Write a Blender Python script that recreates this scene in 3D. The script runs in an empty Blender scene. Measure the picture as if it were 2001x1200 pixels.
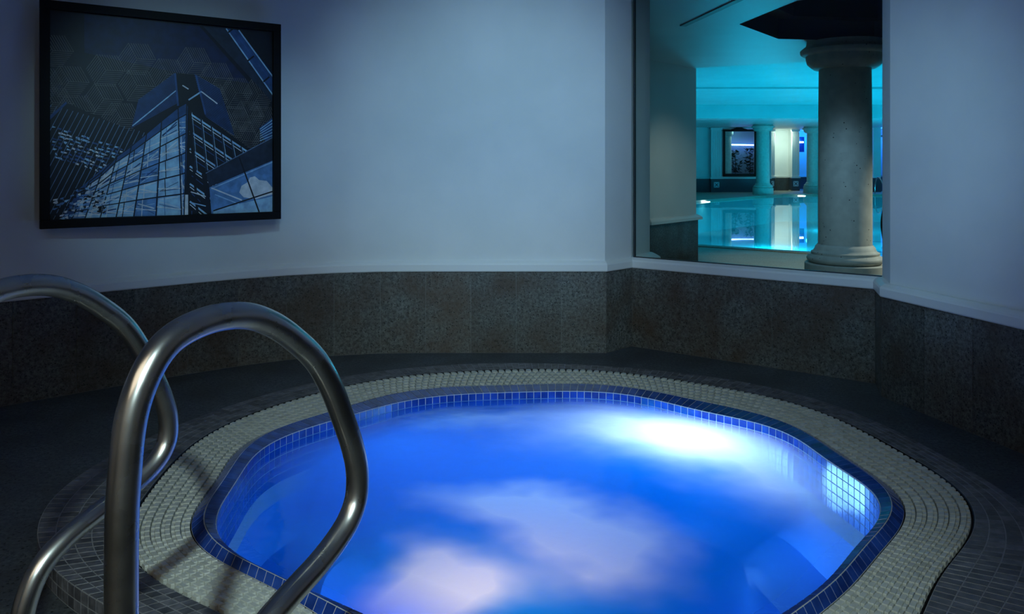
import bpy, bmesh, math, random
from mathutils import Vector, Matrix
random.seed(7)
PI = math.pi
sc = bpy.context.scene
C = sc.collection

# ---------------------------------------------------------------- camera, world, exposure
cam_d = bpy.data.cameras.new('camera')
cam = bpy.data.objects.new('camera', cam_d); C.objects.link(cam)
cam.location = (0, 0, 1.59); cam.rotation_euler = (PI/2, 0, 0)
cam_d.sensor_width = 36; cam_d.lens = 36*1550/2001.0
cam_d.shift_y = -282/2001.0; cam_d.clip_start = 0.05; cam_d.clip_end = 200
sc.camera = cam
sc.view_settings.view_transform = 'Standard'; sc.view_settings.look = 'None'
sc.view_settings.exposure = 0.0; sc.view_settings.gamma = 1.0
sc.view_settings.use_curve_mapping = False
w = bpy.data.worlds.new('world'); sc.world = w; w.use_nodes = True
w.node_tree.nodes['Background'].inputs[0].default_value = (0.01, 0.02, 0.04, 1)
w.node_tree.nodes['Background'].inputs[1].default_value = 0.3
sc.cycles.use_denoising = True
sc.cycles.max_bounces = 10; sc.cycles.transparent_max_bounces = 12
sc.cycles.sample_clamp_indirect = 4.0
sc.cycles.caustics_reflective = False; sc.cycles.caustics_refractive = False
sc.cycles.blur_glossy = 0.5

def lamp(name, kind, loc, energy, color, size=0.1, rot=None, **k):
    d = bpy.data.lights.new(name, kind); d.energy = energy; d.color = color
    if kind == 'AREA':
        d.shape = k.get('shape', 'RECTANGLE'); d.size = size; d.size_y = k.get('sy', size)
        if 'spread' in k: d.spread = k['spread']
    else:
        d.shadow_soft_size = size
    if kind == 'SPOT':
        d.spot_size = k.get('angle', 1.0); d.spot_blend = k.get('blend', 0.8)
    o = bpy.data.objects.new(name, d); C.objects.link(o); o.location = loc
    if 'to' in k:
        o.rotation_euler = (Vector(k['to'])-Vector(loc)).to_track_quat('-Z', 'Y').to_euler()
    elif rot: o.rotation_euler = rot
    return o

# spa: lamps under the water of the tub
lamp('spa_lamp_rear', 'POINT', (1.0, 4.45, -0.28), 24, (0.66, 0.88, 1.0), 0.14)
lamp('spa_lamp_middle', 'POINT', (0.05, 3.9, -0.60), 6, (0.20, 0.55, 1.0), 0.12)
lamp('spa_lamp_left', 'POINT', (-0.65, 4.3, -0.45), 7, (0.03, 0.52, 1.0), 0.12)
lamp('spa_lamp_right', 'POINT', (1.22, 4.05, -0.50), 8, (0.35, 0.62, 1.0), 0.12)
lamp('spa_foam_fill', 'POINT', (-0.10, 2.75, -0.38), 7, (1.0, 0.68, 0.38), 0.10)  # added warm fill, tints the front foam beige
# ceiling downlights: one behind the camera, two soft wall washers
lamp('downlight_lamp', 'SPOT', (0.1, -1.3, 2.95), 520, (0.70, 0.92, 0.93), 0.05, to=(-0.15, 3.2, 0.1), angle=.86, blend=1.0)
lamp('wall_washer_lamp', 'SPOT', (0.4, 2.2, 3.0), 400, (0.44, 0.78, 0.98), 0.2, to=(-0.1, 6.6, 1.72), angle=.86, blend=1.0)
lamp('wall_washer_right_lamp', 'SPOT', (0.6, 2.4, 3.0), 170, (0.40, 0.76, 0.96), 0.2, to=(2.35, 5.35, 1.6), angle=.80, blend=1.0)
lamp('picture_fill_lamp', 'SPOT', (-0.6, 2.6, 3.0), 110, (0.40, 0.78, 1.0), 0.1, to=(-2.3, 5.7, 1.85), angle=.62, blend=1.0)  # added fill spot that brightens the print
lamp('warm_rail_fill', 'AREA', (-1.5, -1.2, 3.0), 30, (1.0, 0.84, 0.62), 2.2, to=(-1.0, -1.2, 0))  # added warm fill behind the camera, gives the rails soft warm reflections

# pool: lamps below the water
for i, (x, y, e) in enumerate([(6.0, 18.5, .16), (10.5, 17.0, .12), (6.5, 22, .8), (11, 21, .8), (16, 20, .8), (9, 27, 1), (14, 27, 1), (20, 27, 1), (14, 34, 1), (20, 34, 1)]):
    lamp('pool_lamp', 'POINT', (x, y, -0.75), 290*e, (0.010, 0.66, 1.0), 0.3)
lamp('pool_downlight_lamp', 'SPOT', (7.8, 9.9, 2.95), 430, (1.0, 0.97, 0.80), 0.1, to=(4.3, 9.9, 0.2), angle=.66, blend=1.0)
lamp('column_fill_lamp', 'SPOT', (3.0, 7.5, 2.9), 90, (0.35, 0.65, 1.0), 0.2, to=(4.15, 9.9, 1.0), angle=.7, blend=1.0)  # added bluish fill, stands in for ambient light on the column
lamp('deck_fill_lamp', 'SPOT', (5.3, 11.6, 3.0), 170, (1.0, 0.90, 0.62), 0.1, to=(4.7, 12.6, 0), angle=.95, blend=0.6)  # added warm fill, pulls the deck from turquoise to beige
lamp('pier_fill_lamp', 'SPOT', (3.1, 9.6, 3.0), 42, (0.90, 1.0, 0.85), 0.1, to=(2.5, 12.0, 1.2), angle=.8, blend=1.0)  # added fill that lightens the pier
lamp('bay_fill_lamp', 'AREA', (15.4, 44.9, 3.35), 42, (0.80, 1.0, 0.80), 0.6, to=(15.5, 46.4, 1.0))  # added over the bay to brighten it and its reflection in the pool
lamp('blue_bay_lamp', 'POINT', (17.6, 46.9, 2.9), 120, (0.01, 0.22, 1.0), 0.2)
lamp('curtain_bay_lamp', 'POINT', (20.8, 43.6, 3.2), 160, (0.03, 0.25, 1.0), 0.2)
lamp('display_lamp', 'AREA', (12.4, 43.7, 3.45), 14, (0.4, 0.9, 0.9), 0.5, to=(12.3, 44.6, 1.5))

# ---------------------------------------------------------------- helpers
def put(name, me, parent=None):
    o = bpy.data.objects.new(name, me); C.objects.link(o)
    if parent: o.parent = parent
    return o
def empty(name, loc, label=None, cat=None, group=None, rz=0):
    o = bpy.data.objects.new(name, None); C.objects.link(o); o.location = loc; o.rotation_euler = (0, 0, rz)
    o.empty_display_size = 0.1
    if label: o['label'] = label
    if cat: o['category'] = cat
    if group: o['group'] = group
    return o
def tag(o, label, cat, group=None, kind=None):
    o['label'] = label; o['category'] = cat
    if group: o['group'] = group
    if kind: o['kind'] = kind
    return o

class MB:
    """collects polygons with material slots; build() links them as one mesh object"""
    def __init__(s): s.v = []; s.f = []; s.m = []; s.t = []; s.uv = None
    def poly(s, pts, m=0, tone=1.0):
        i = len(s.v); s.v += [tuple(p) for p in pts]; s.f.append(list(range(i, i+len(pts)))); s.m.append(m); s.t.append(tone)
    def box(s, a, b, m=0, tone=1.0, M=None):
        x0, y0, z0 = a; x1, y1, z1 = b
        p = [Vector(q) for q in ((x0,y0,z0),(x1,y0,z0),(x1,y1,z0),(x0,y1,z0),(x0,y0,z1),(x1,y0,z1),(x1,y1,z1),(x0,y1,z1))]
        if M: p = [M @ q for q in p]
        s.hexa(p, m, tone)
    def hexa(s, p, m=0, tone=1.0):
        i = len(s.v); s.v += [tuple(q) for q in p]
        for f in ((0,3,2,1),(4,5,6,7),(0,1,5,4),(1,2,6,5),(2,3,7,6),(3,0,4,7)):
            s.f.append([i+k for k in f]); s.m.append(m); s.t.append(tone)
    def prism(s, poly, z0, z1, m=0):
        n = len(poly); i = len(s.v)
        s.v += [(x, y, z0) for x, y in poly] + [(x, y, z1) for x, y in poly]
        s.f.append([i+k for k in reversed(range(n))]); s.f.append([i+n+k for k in range(n)]); s.m += [m, m]; s.t += [1, 1]
        for k in range(n):
            j = (k+1) % n; s.f.append([i+k, i+j, i+n+j, i+n+k]); s.m.append(m); s.t.append(1)
    def grid(s, rows, m=0, closed=False, tone=1.0, cap=False):
        i = len(s.v); n = len(rows[0])
        for r in rows: s.v += [tuple(p) for p in r]
        for a in range(len(rows)-1):
            for b in range(n if closed else n-1):
                c = (b+1) % n
                s.f.append([i+a*n+b, i+a*n+c, i+(a+1)*n+c, i+(a+1)*n+b]); s.m.append(m); s.t.append(tone)
        if cap:
            s.f.append([i+k for k in reversed(range(n))]); s.f.append([i+(len(rows)-1)*n+k for k in range(n)]); s.m += [m, m]; s.t += [tone, tone]
    def build(s, name, mats, parent=None, smooth=False, auto=None, bevel=0):
        me = bpy.data.meshes.new(name); me.from_pydata(s.v, [], s.f)
        if not isinstance(mats, (list, tuple)): mats = [mats]
        for q in mats: me.materials.append(q)
        me.polygons.foreach_set('material_index', s.m)
        at = me.attributes.new('tone', 'FLOAT', 'FACE'); at.data.foreach_set('value', [float(x) for x in s.t])
        bm = bmesh.new(); bm.from_mesh(me); bmesh.ops.remove_doubles(bm, verts=bm.verts, dist=1e-5) if smooth else None
        bmesh.ops.recalc_face_normals(bm, faces=bm.faces); bm.to_mesh(me); bm.free()
        if smooth or auto:
            me.polygons.foreach_set('use_smooth', [True]*len(me.polygons))
            me.set_sharp_from_angle(angle=math.radians(auto or 40))
        o = put(name, me, parent)
        if bevel:
            md = o.modifiers.new('bevel', 'BEVEL'); md.width = bevel; md.segments = 2; md.limit_method = 'ANGLE'
        return o

def lathe(profile, n=48):
    return [[(r*math.cos(2*PI*k/n), r*math.sin(2*PI*k/n), z) for k in range(n)] for r, z in profile]

def sweep(path, prof, closed=False, sub=None):
    """profile (offset to the room side, z) along a plan path with mitred corners; returns rows per path vertex"""
    n = len(path); rows = []
    for i in range(n):
        p = Vector(path[i])
        d0 = (p-Vector(path[i-1])).normalized() if (i > 0 or closed) else None
        d1 = (Vector(path[(i+1) % n])-p).normalized() if (i < n-1 or closed) else None
        if d0 is None: d0 = d1
        if d1 is None: d1 = d0
        n0 = Vector((d0.y, -d0.x)); n1 = Vector((d1.y, -d1.x))
        b = (n0+n1); b = b/b.length; k = 1/max(0.35, b.dot(n0))
        rows.append([(p.x+b.x*k*d, p.y+b.y*k*d, z) for d, z in prof])
    if sub: rows = rows[sub[0]:sub[1]+1]
    return rows

def tube(path, r, n=20):
    """rings along a 3D path with parallel transport"""
    pts = [Vector(p) for p in path]; rings = []; up = None
    for i, p in enumerate(pts):
        t = (pts[min(i+1, len(pts)-1)]-pts[max(i-1, 0)]).normalized()
        if up is None:
            up = Vector((0, 0, 1)) if abs(t.z) < .9 else Vector((1, 0, 0))
        up = (up-t*up.dot(t)).normalized(); s_ = t.cross(up)
        rings.append([tuple(p+(up*math.cos(2*PI*k/n)+s_*math.sin(2*PI*k/n))*r) for k in range(n)])
    return rings

def catmull(P, seg=8, closed=False):
    P = [Vector(p) for p in P]; out = []; n = len(P)
    for i in range(n if closed else n-1):
        if closed: a, b, c, d = P[i-1], P[i], P[(i+1) % n], P[(i+2) % n]
        else: a, b, c, d = P[max(i-1, 0)], P[i], P[i+1], P[min(i+2, n-1)]
        def T(u, v): return max(1e-4, (v-u).length)**.5
        t0 = 0; t1 = t0+T(a, b); t2 = t1+T(b, c); t3 = t2+T(c, d)
        for k in range(seg):
            t = t1+(t2-t1)*k/seg
            A1 = a*((t1-t)/(t1-t0))+b*((t-t0)/(t1-t0)) if (b-a).length > 1e-6 else b
            A2 = b*((t2-t)/(t2-t1))+c*((t-t1)/(t2-t1))
            A3 = c*((t3-t)/(t3-t2))+d*((t-t2)/(t3-t2)) if (d-c).length > 1e-6 else c
            B1 = A1*((t2-t)/(t2-t0))+A2*((t-t0)/(t2-t0)); B2 = A2*((t3-t)/(t3-t1))+A3*((t-t1)/(t3-t1))
            out.append(B1*((t2-t)/(t2-t1))+B2*((t-t1)/(t2-t1)))
    if not closed: out.append(P[-1])
    return out

# ---------------------------------------------------------------- materials
def mat(name, color, rough=0.5, metal=0.0, spec=0.5, **k):
    m = bpy.data.materials.new(name); m.use_nodes = True
    b = m.node_tree.nodes['Principled BSDF']
    b.inputs['Base Color'].default_value = (*color, 1); b.inputs['Roughness'].default_value = rough
    b.inputs['Metallic'].default_value = metal; b.inputs['Specular IOR Level'].default_value = spec
    if 'emit' in k:
        b.inputs['Emission Color'].default_value = (*k['emit'], 1); b.inputs['Emission Strength'].default_value = k['es']
    return m
def nodes(m): return m.node_tree.nodes, m.node_tree.links, m.node_tree.nodes['Principled BSDF']
def N(nt, t, **k):
    n = nt.nodes.new(t)
    for a, b in k.items():
        if a in n.inputs: n.inputs[a].default_value = b
        else: setattr(n, a, b)
    return n
def ramp(nt, stops):
    r = nt.nodes.new('ShaderNodeValToRGB'); e = r.color_ramp.elements
    while len(e) < len(stops): e.new(0.5)
    for i, (p, c) in enumerate(stops): e[i].position = p; e[i].color = (*c, 1)
    return r
def add_noise(m, scale, c0, c1, bump=0.0, bscale=None, detail=6, tone=False, lo=0.35, hi=0.65, rough=None):
    nt = m.node_tree; b = nt.nodes['Principled BSDF']; L = nt.links
    tc = N(nt, 'ShaderNodeTexCoord')
    n = N(nt, 'ShaderNodeTexNoise', Scale=scale, Detail=detail); L.new(tc.outputs['Object'], n.inputs['Vector'])
    r = ramp(nt, [(lo, c0), (hi, c1)]); L.new(n.outputs['Fac'], r.inputs['Fac']); out = r.outputs['Color']
    if tone:
        a = N(nt, 'ShaderNodeAttribute', attribute_name='tone')
        mx = N(nt, 'ShaderNodeMixRGB', blend_type='MULTIPLY'); mx.inputs['Fac'].default_value = 1
        L.new(out, mx.inputs[1]); L.new(a.outputs['Fac'], mx.inputs[2]); out = mx.outputs['Color']
    L.new(out, b.inputs['Base Color'])
    if bump:
        n2 = N(nt, 'ShaderNodeTexNoise', Scale=bscale or scale*4, Detail=4.0); L.new(tc.outputs['Object'], n2.inputs['Vector'])
        bp = N(nt, 'ShaderNodeBump', Strength=bump, Distance=0.01); L.new(n2.outputs['Fac'], bp.inputs['Height']); L.new(bp.outputs['Normal'], b.inputs['Normal'])
    return m

M_paint = add_noise(mat('white_wall_paint', (.8,.8,.8), 0.55, spec=0.3), 2.0, (.74,.76,.77), (.80,.81,.82), bump=0.05, bscale=60)
M_trim = mat('white_trim_paint', (.80,.81,.82), 0.35)
M_ceil = add_noise(mat('ceiling_paint', (.7,.7,.7), 0.45), 1.2, (.62,.64,.64), (.70,.71,.71), bump=0.03)
M_dark_ceil = mat('dark_ceiling_paint', (.03,.035,.05), 0.5)
M_black_ceil = mat('black_ceiling_paint', (.004,.004,.005), 0.7)
M_grout = mat('pale_grout', (.52,.55,.55), 0.8)
M_dark_grout = mat('grey_grout', (.17,.175,.175), 0.85)
M_black = mat('black_void', (.006,.006,.007), 0.8)

def stone(name, c_lo, c_hi, rust, tone=True, pit=120.0, rough=.55):
    m = mat(name, c_hi, rough); nt = m.node_tree; b = nt.nodes['Principled BSDF']; L = nt.links
    tc = N(nt, 'ShaderNodeTexCoord')
    big = N(nt, 'ShaderNodeTexNoise', Scale=3.2, Detail=5.0); L.new(tc.outputs['Object'], big.inputs['Vector'])
    rb = ramp(nt, [(.38, (0,0,0)), (.66, (1,1,1))]); L.new(big.outputs['Fac'], rb.inputs['Fac'])
    fine = N(nt, 'ShaderNodeTexNoise', Scale=42.0, Detail=10.0, Roughness=.85); L.new(tc.outputs['Object'], fine.inputs['Vector'])
    rf = ramp(nt, [(.42, c_lo), (.60, c_hi)]); L.new(fine.outputs['Fac'], rf.inputs['Fac'])
    mx = N(nt, 'ShaderNodeMixRGB', blend_type='MIX'); mul = N(nt, 'ShaderNodeMath', operation='MULTIPLY'); mul.inputs[1].default_value = .75
    L.new(rb.outputs['Color'], mul.inputs[0]); L.new(mul.outputs[0], mx.inputs['Fac']); L.new(rf.outputs['Color'], mx.inputs[1]); mx.inputs[2].default_value = (*rust, 1)
    vo = N(nt, 'ShaderNodeTexVoronoi', Scale=pit); L.new(tc.outputs['Object'], vo.inputs['Vector'])
    sel = N(nt, 'ShaderNodeTexNoise', Scale=38.0, Detail=2.0); L.new(tc.outputs['Object'], sel.inputs['Vector'])
    rv = ramp(nt, [(.16, (1,1,1)), (.36, (0,0,0))]); L.new(vo.outputs['Distance'], rv.inputs['Fac'])
    rs = ramp(nt, [(.46, (0,0,0)), (.54, (1,1,1))]); L.new(sel.outputs['Fac'], rs.inputs['Fac'])
    pm = N(nt, 'ShaderNodeMath', operation='MULTIPLY'); L.new(rv.outputs['Color'], pm.inputs[0]); L.new(rs.outputs['Color'], pm.inputs[1])
    m2 = N(nt, 'ShaderNodeMixRGB', blend_type='MIX'); L.new(pm.outputs[0], m2.inputs['Fac']); L.new(mx.outputs['Color'], m2.inputs[1]); m2.inputs[2].default_value = (.006,.007,.008,1)
    out = m2.outputs['Color']
    if tone:
        a = N(nt, 'ShaderNodeAttribute', attribute_name='tone')
        m3 = N(nt, 'ShaderNodeMixRGB', blend_type='MULTIPLY'); m3.inputs['Fac'].default_value = 1
        L.new(out, m3.inputs[1]); L.new(a.outputs['Fac'], m3.inputs[2]); out = m3.outputs['Color']
    L.new(out, b.inputs['Base Color'])
    bp = N(nt, 'ShaderNodeBump', Strength=.35, Distance=0.004); bp.invert = True
    L.new(pm.outputs[0], bp.inputs['Height']); L.new(bp.outputs['Normal'], b.inputs['Normal'])
    return m
M_stone = stone('brown_granite_wainscot', (.040,.046,.046), (.215,.225,.215), (.080,.048,.030), pit=55)
M_deck = stone('dark_slate_deck', (.030,.040,.048), (.14,.16,.17), (.050,.054,.056), pit=60)
M_pooldeck = stone('beige_stone_deck', (.22,.21,.17), (.40,.38,.31), (.28,.25,.19), pit=60)
M_mosaic = add_noise(mat('charcoal_mosaic_tile', (.1,.1,.1), 0.38), 30, (.075,.078,.090), (.15,.15,.165), tone=True)
M_blue = add_noise(mat('cobalt_glazed_tile', (.02,.06,.4), 0.16), 14, (.012,.045,.26), (.022,.085,.42), tone=True)
M_grate = add_noise(mat('ivory_plastic_grate', (.6,.6,.55), 0.45), 20, (.52,.55,.50), (.62,.64,.58), tone=True)
M_basin = mat('pale_blue_plaster', (.10,.34,.80), 0.5)
M_frame = mat('black_lacquer', (.005,.005,.006), 0.55, spec=.2)
M_concrete = None

def steel():
    m = mat('brushed_stainless_steel', (.50,.50,.48), 0.16, metal=1.0); nt = m.node_tree; b = nt.nodes['Principled BSDF']; L = nt.links
    tc = N(nt, 'ShaderNodeTexCoord'); n = N(nt, 'ShaderNodeTexNoise', Scale=9.0, Detail=5.0); L.new(tc.outputs['Object'], n.inputs['Vector'])
    r = ramp(nt, [(.35, (.20,.20,.20)), (.7, (.34,.34,.34))]); L.new(n.outputs['Fac'], r.inputs['Fac']); L.new(r.outputs['Color'], b.inputs['Roughness'])
    return m
M_steel = steel()

def column_stone():
    m = mat('cast_stone', (.6,.6,.52), 0.6); nt = m.node_tree; b = nt.nodes['Principled BSDF']; L = nt.links
    tc = N(nt, 'ShaderNodeTexCoord')
    n = N(nt, 'ShaderNodeTexNoise', Scale=9.0, Detail=8.0); L.new(tc.outputs['Object'], n.inputs['Vector'])
    r = ramp(nt, [(.3, (.52,.52,.47)), (.7, (.66,.65,.58))]); L.new(n.outputs['Fac'], r.inputs['Fac'])
    vo = N(nt, 'ShaderNodeTexVoronoi', Scale=16.0); L.new(tc.outputs['Object'], vo.inputs['Vector'])
    rv = ramp(nt, [(.10, (1,1,1)), (.14, (0,0,0))]); L.new(vo.outputs['Distance'], rv.inputs['Fac'])
    s = N(nt, 'ShaderNodeTexNoise', Scale=5.0, Detail=2.0); L.new(tc.outputs['Object'], s.inputs['Vector'])
    rs = ramp(nt, [(.48, (0,0,0)), (.56, (1,1,1))]); L.new(s.outputs['Fac'], rs.inputs['Fac'])
    pm = N(nt, 'ShaderNodeMath', operation='MULTIPLY'); L.new(rv.outputs['Color'], pm.inputs[0]); L.new(rs.outputs['Color'], pm.inputs[1])
    mx = N(nt, 'ShaderNodeMixRGB', blend_type='MIX'); L.new(pm.outputs[0], mx.inputs['Fac']); L.new(r.outputs['Color'], mx.inputs[1]); mx.inputs[2].default_value = (.05,.05,.05,1)
    L.new(mx.outputs['Color'], b.inputs['Base Color'])
    return m
M_column = column_stone()

def water_pool():
    m = bpy.data.materials.new('turquoise_pool_water'); m.use_nodes = True; nt = m.node_tree; nt.nodes.clear(); L = nt.links
    out = N(nt, 'ShaderNodeOutputMaterial'); tr = N(nt, 'ShaderNodeBsdfTransparent'); tr.inputs[0].default_value = (.65,.95,1,1)
    gl = N(nt, 'ShaderNodeBsdfGlossy'); gl.inputs['Roughness'].default_value = 0.015; gl.inputs[0].default_value = (1,1,1,1)
    fr = N(nt, 'ShaderNodeFresnel', IOR=1.33); mx = N(nt, 'ShaderNodeMixShader')
    tc = N(nt, 'ShaderNodeTexCoord'); n = N(nt, 'ShaderNodeTexNoise', Scale=1.1, Detail=2.0); L.new(tc.outputs['Object'], n.inputs['Vector'])
    bp = N(nt, 'ShaderNodeBump', Strength=.10, Distance=.006); L.new(n.outputs['Fac'], bp.inputs['Height'])
    L.new(bp.outputs['Normal'], gl.inputs['Normal'])
    L.new(fr.outputs[0], mx.inputs[0]); L.new(tr.outputs[0], mx.inputs[1]); L.new(gl.outputs[0], mx.inputs[2]); L.new(mx.outputs[0], out.inputs[0])
    return m
M_pool = water_pool()
M_pooltile = add_noise(mat('turquoise_pool_plaster', (.3,.75,.8), 0.5), 1.5, (.22,.72,.78), (.30,.80,.84))
M_lane = mat('navy_lane_tile', (.01,.05,.16), 0.4)

def water_spa():
    """aerated water: clear, glossy surface over a cloud of bubbles that scatters the lamps' light"""
    m = bpy.data.materials.new('aerated_spa_water'); m.use_nodes = True; nt = m.node_tree; nt.nodes.clear(); L = nt.links
    out = N(nt, 'ShaderNodeOutputMaterial'); tc = N(nt, 'ShaderNodeTexCoord')
    # foam mask: drifting clouds of fine bubbles
    warp = N(nt, 'ShaderNodeTexNoise', Scale=1.5, Detail=3.0); L.new(tc.outputs['Object'], warp.inputs['Vector'])
    sub = N(nt, 'ShaderNodeVectorMath', operation='SUBTRACT'); sub.inputs[1].default_value = (.5,.5,.5); L.new(warp.outputs['Color'], sub.inputs[0])
    scl = N(nt, 'ShaderNodeVectorMath', operation='SCALE'); scl.inputs['Scale'].default_value = .75; L.new(sub.outputs[0], scl.inputs[0])
    addv = N(nt, 'ShaderNodeVectorMath', operation='ADD'); L.new(tc.outputs['Object'], addv.inputs[0]); L.new(scl.outputs[0], addv.inputs[1])
    total = None
    for (cx, cy, rx, ry, rot, amp) in FOAM:
        mp = N(nt, 'ShaderNodeMapping', vector_type='TEXTURE'); mp.inputs['Location'].default_value = (cx, cy, 0)
        mp.inputs['Rotation'].default_value = (0, 0, rot); mp.inputs['Scale'].default_value = (rx, ry, 1)
        L.new(addv.outputs[0], mp.inputs['Vector'])
        flat = N(nt, 'ShaderNodeVectorMath', operation='MULTIPLY'); flat.inputs[1].default_value = (1, 1, 0); L.new(mp.outputs[0], flat.inputs[0])
        g = N(nt, 'ShaderNodeTexGradient', gradient_type='QUADRATIC_SPHERE'); L.new(flat.outputs[0], g.inputs['Vector'])
        mu = N(nt, 'ShaderNodeMath', operation='MULTIPLY'); mu.inputs[1].default_value = amp; L.new(g.outputs['Fac'], mu.inputs[0])
        if total is None: total = mu.outputs[0]
        else:
            ad = N(nt, 'ShaderNodeMath', operation='ADD'); L.new(total, ad.inputs[0]); L.new(mu.outputs[0], ad.inputs[1]); total = ad.outputs[0]
    cl = N(nt, 'ShaderNodeClamp'); L.new(total, cl.inputs[0]); foam = cl.outputs[0]
    col = N(nt, 'ShaderNodeMixRGB'); L.new(foam, col.inputs['Fac']); col.inputs[1].default_value = (.002,.27,.80,1); col.inputs[2].default_value = (.78,.84,.95,1)
    tl = N(nt, 'ShaderNodeBsdfTranslucent'); L.new(col.outputs['Color'], tl.inputs['Color'])
    df = N(nt, 'ShaderNodeBsdfDiffuse'); L.new(col.outputs['Color'], df.inputs['Color'])
    sc_ = N(nt, 'ShaderNodeMixShader'); sc_.inputs[0].default_value = .12; L.new(tl.outputs[0], sc_.inputs[1]); L.new(df.outputs[0], sc_.inputs[2])
    tr = N(nt, 'ShaderNodeBsdfTransparent'); tr.inputs[0].default_value = (.30,.62,1,1)
    mt = N(nt, 'ShaderNodeMixShader')
    mr = N(nt, 'ShaderNodeMapRange'); mr.inputs['To Min'].default_value = .985; mr.inputs['To Max'].default_value = 1.0; L.new(foam, mr.inputs['Value'])
    ea = N(nt, 'ShaderNodeAttribute', attribute_name='edge')
    em = N(nt, 'ShaderNodeMapRange'); em.inputs['From Min'].default_value = 0.0; em.inputs['From Max'].default_value = .34; em.inputs['To Min'].default_value = .15; em.inputs['To Max'].default_value = 1.0
    L.new(ea.outputs['Fac'], em.inputs['Value']); pr = N(nt, 'ShaderNodeMath', operation='MULTIPLY'); L.new(mr.outputs[0], pr.inputs[0]); L.new(em.outputs[0], pr.inputs[1])
    L.new(pr.outputs[0], mt.inputs[0]); L.new(tr.outputs[0], mt.inputs[1]); L.new(sc_.outputs[0], mt.inputs[2])
    gl = N(nt, 'ShaderNodeBsdfGlossy'); gl.inputs['Roughness'].default_value = .06
    n = N(nt, 'ShaderNodeTexNoise', Scale=14.0, Detail=3.0); L.new(tc.outputs['Object'], n.inputs['Vector'])
    bp = N(nt, 'ShaderNodeBump', Strength=.5, Distance=.004); L.new(n.outputs['Fac'], bp.inputs['Height']); L.new(bp.outputs['Normal'], gl.inputs['Normal'])
    fr = N(nt, 'ShaderNodeFresnel', IOR=1.33); L.new(bp.outputs['Normal'], fr.inputs['Normal'])
    fm = N(nt, 'ShaderNodeMixShader'); L.new(fr.outputs[0], fm.inputs[0]); L.new(mt.outputs[0], fm.inputs[1]); L.new(gl.outputs[0], fm.inputs[2])
    L.new(fm.outputs[0], out.inputs[0])
    return m
# bubble clouds on the water: centre, radii, turn, density
FOAM = [(.85, 4.45, 1.30, .80, -.30, 1.9), (1.35, 3.95, .75, 1.0, .35, 2.2), (-.2, 4.75, .9, .35, 0, .7), (-.02, 3.50, .60, .34, -.35, 2.0),
        (.33, 3.18, .58, .42, -.9, 2.0), (.20, 2.88, .40, .35, 0, .8), (-.28, 2.80, .44, .46, 0, 2.4)]
M_spa = water_spa()

def glass():
    m = bpy.data.materials.new('window_glass'); m.use_nodes = True; nt = m.node_tree; nt.nodes.clear(); L = nt.links
    out = N(nt, 'ShaderNodeOutputMaterial'); tr = N(nt, 'ShaderNodeBsdfTransparent'); tr.inputs[0].default_value = (.93,.98,.97,1)
    gl = N(nt, 'ShaderNodeBsdfGlossy'); gl.inputs['Roughness'].default_value = 0.0
    fr = N(nt, 'ShaderNodeFresnel', IOR=1.3); mx = N(nt, 'ShaderNodeMixShader')
    L.new(fr.outputs[0], mx.inputs[0]); L.new(tr.outputs[0], mx.inputs[1]); L.new(gl.outputs[0], mx.inputs[2]); L.new(mx.outputs[0], out.inputs[0])
    return m
M_glass = glass()

# ---------------------------------------------------------------- the spa outlines (plan, metres), as radius round the tub's centre
CX, CY = 0.20, 3.60
FI = [1.3948, -0.0495, 0.1424, 0.0237, -0.0083, -0.0071, 0.0292, 0.0287, 0.0049, 0.009, -0.0131, -0.0045, 0.0032, 0.0024, -0.0017, -0.0092, -0.0123, 0.0101, -0.0099, 0.0009, -0.0021, 0.0046, -0.0029]
FO = [1.5432, -0.0469, 0.2354, -0.0142, -0.0111, -0.0027, 0.0613, 0.0347, 0.0032, 0.004, -0.0268, -0.0002, 0.0053, 0.0047, -0.0034, -0.0062, -0.009, 0.017, -0.0086, 0.0008, 0.0066, 0.0024, -0.0038]
FG = [1.8458, -0.0325, 0.3186, -0.0544, -0.0215, -0.0081, 0.081, 0.0523, 0.018, 0.0103, -0.0312, -0.0054, 0.0043, 0.0082, -0.0052, 0.0034, -0.004, 0.0145, -0.0068]
FM = [2.0938, -0.0449, 0.2764, -0.0145, -0.0687, -0.0451, 0.0769, 0.0671, 0.0078, -0.0137, -0.0481, 0.0049, -0.0105, -0.0058, -0.0118]
def rad(F, t):
    r = F[0]
    for k in range(1, (len(F)-1)//2+1): r += F[2*k-1]*math.cos(k*t)+F[2*k]*math.sin(k*t)
    return r
def pt(F, t, z, add=0.0):
    r = rad(F, t)+add
    return Vector((CX+r*math.cos(t), CY+r*math.sin(t), z))
def even_angles(F, pitch):
    """angles that cut outline F into equal steps of about `pitch`"""
    n = 2880; P = [pt(F, 2*PI*i/n, 0) for i in range(n+1)]; s = [0]
    for i in range(n): s.append(s[-1]+(P[i+1]-P[i]).length)
    m = round(s[-1]/pitch); out = []; j = 0
    for k in range(m):
        q = s[-1]*k/m
        while s[j+1] < q: j += 1
        out.append(2*PI*(j+(q-s[j])/(s[j+1]-s[j]))/n)
    return out
ZP = 0.09          # platform top
ZW = 0.080         # spa water
ZC = 0.125         # crest of the coping

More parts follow.
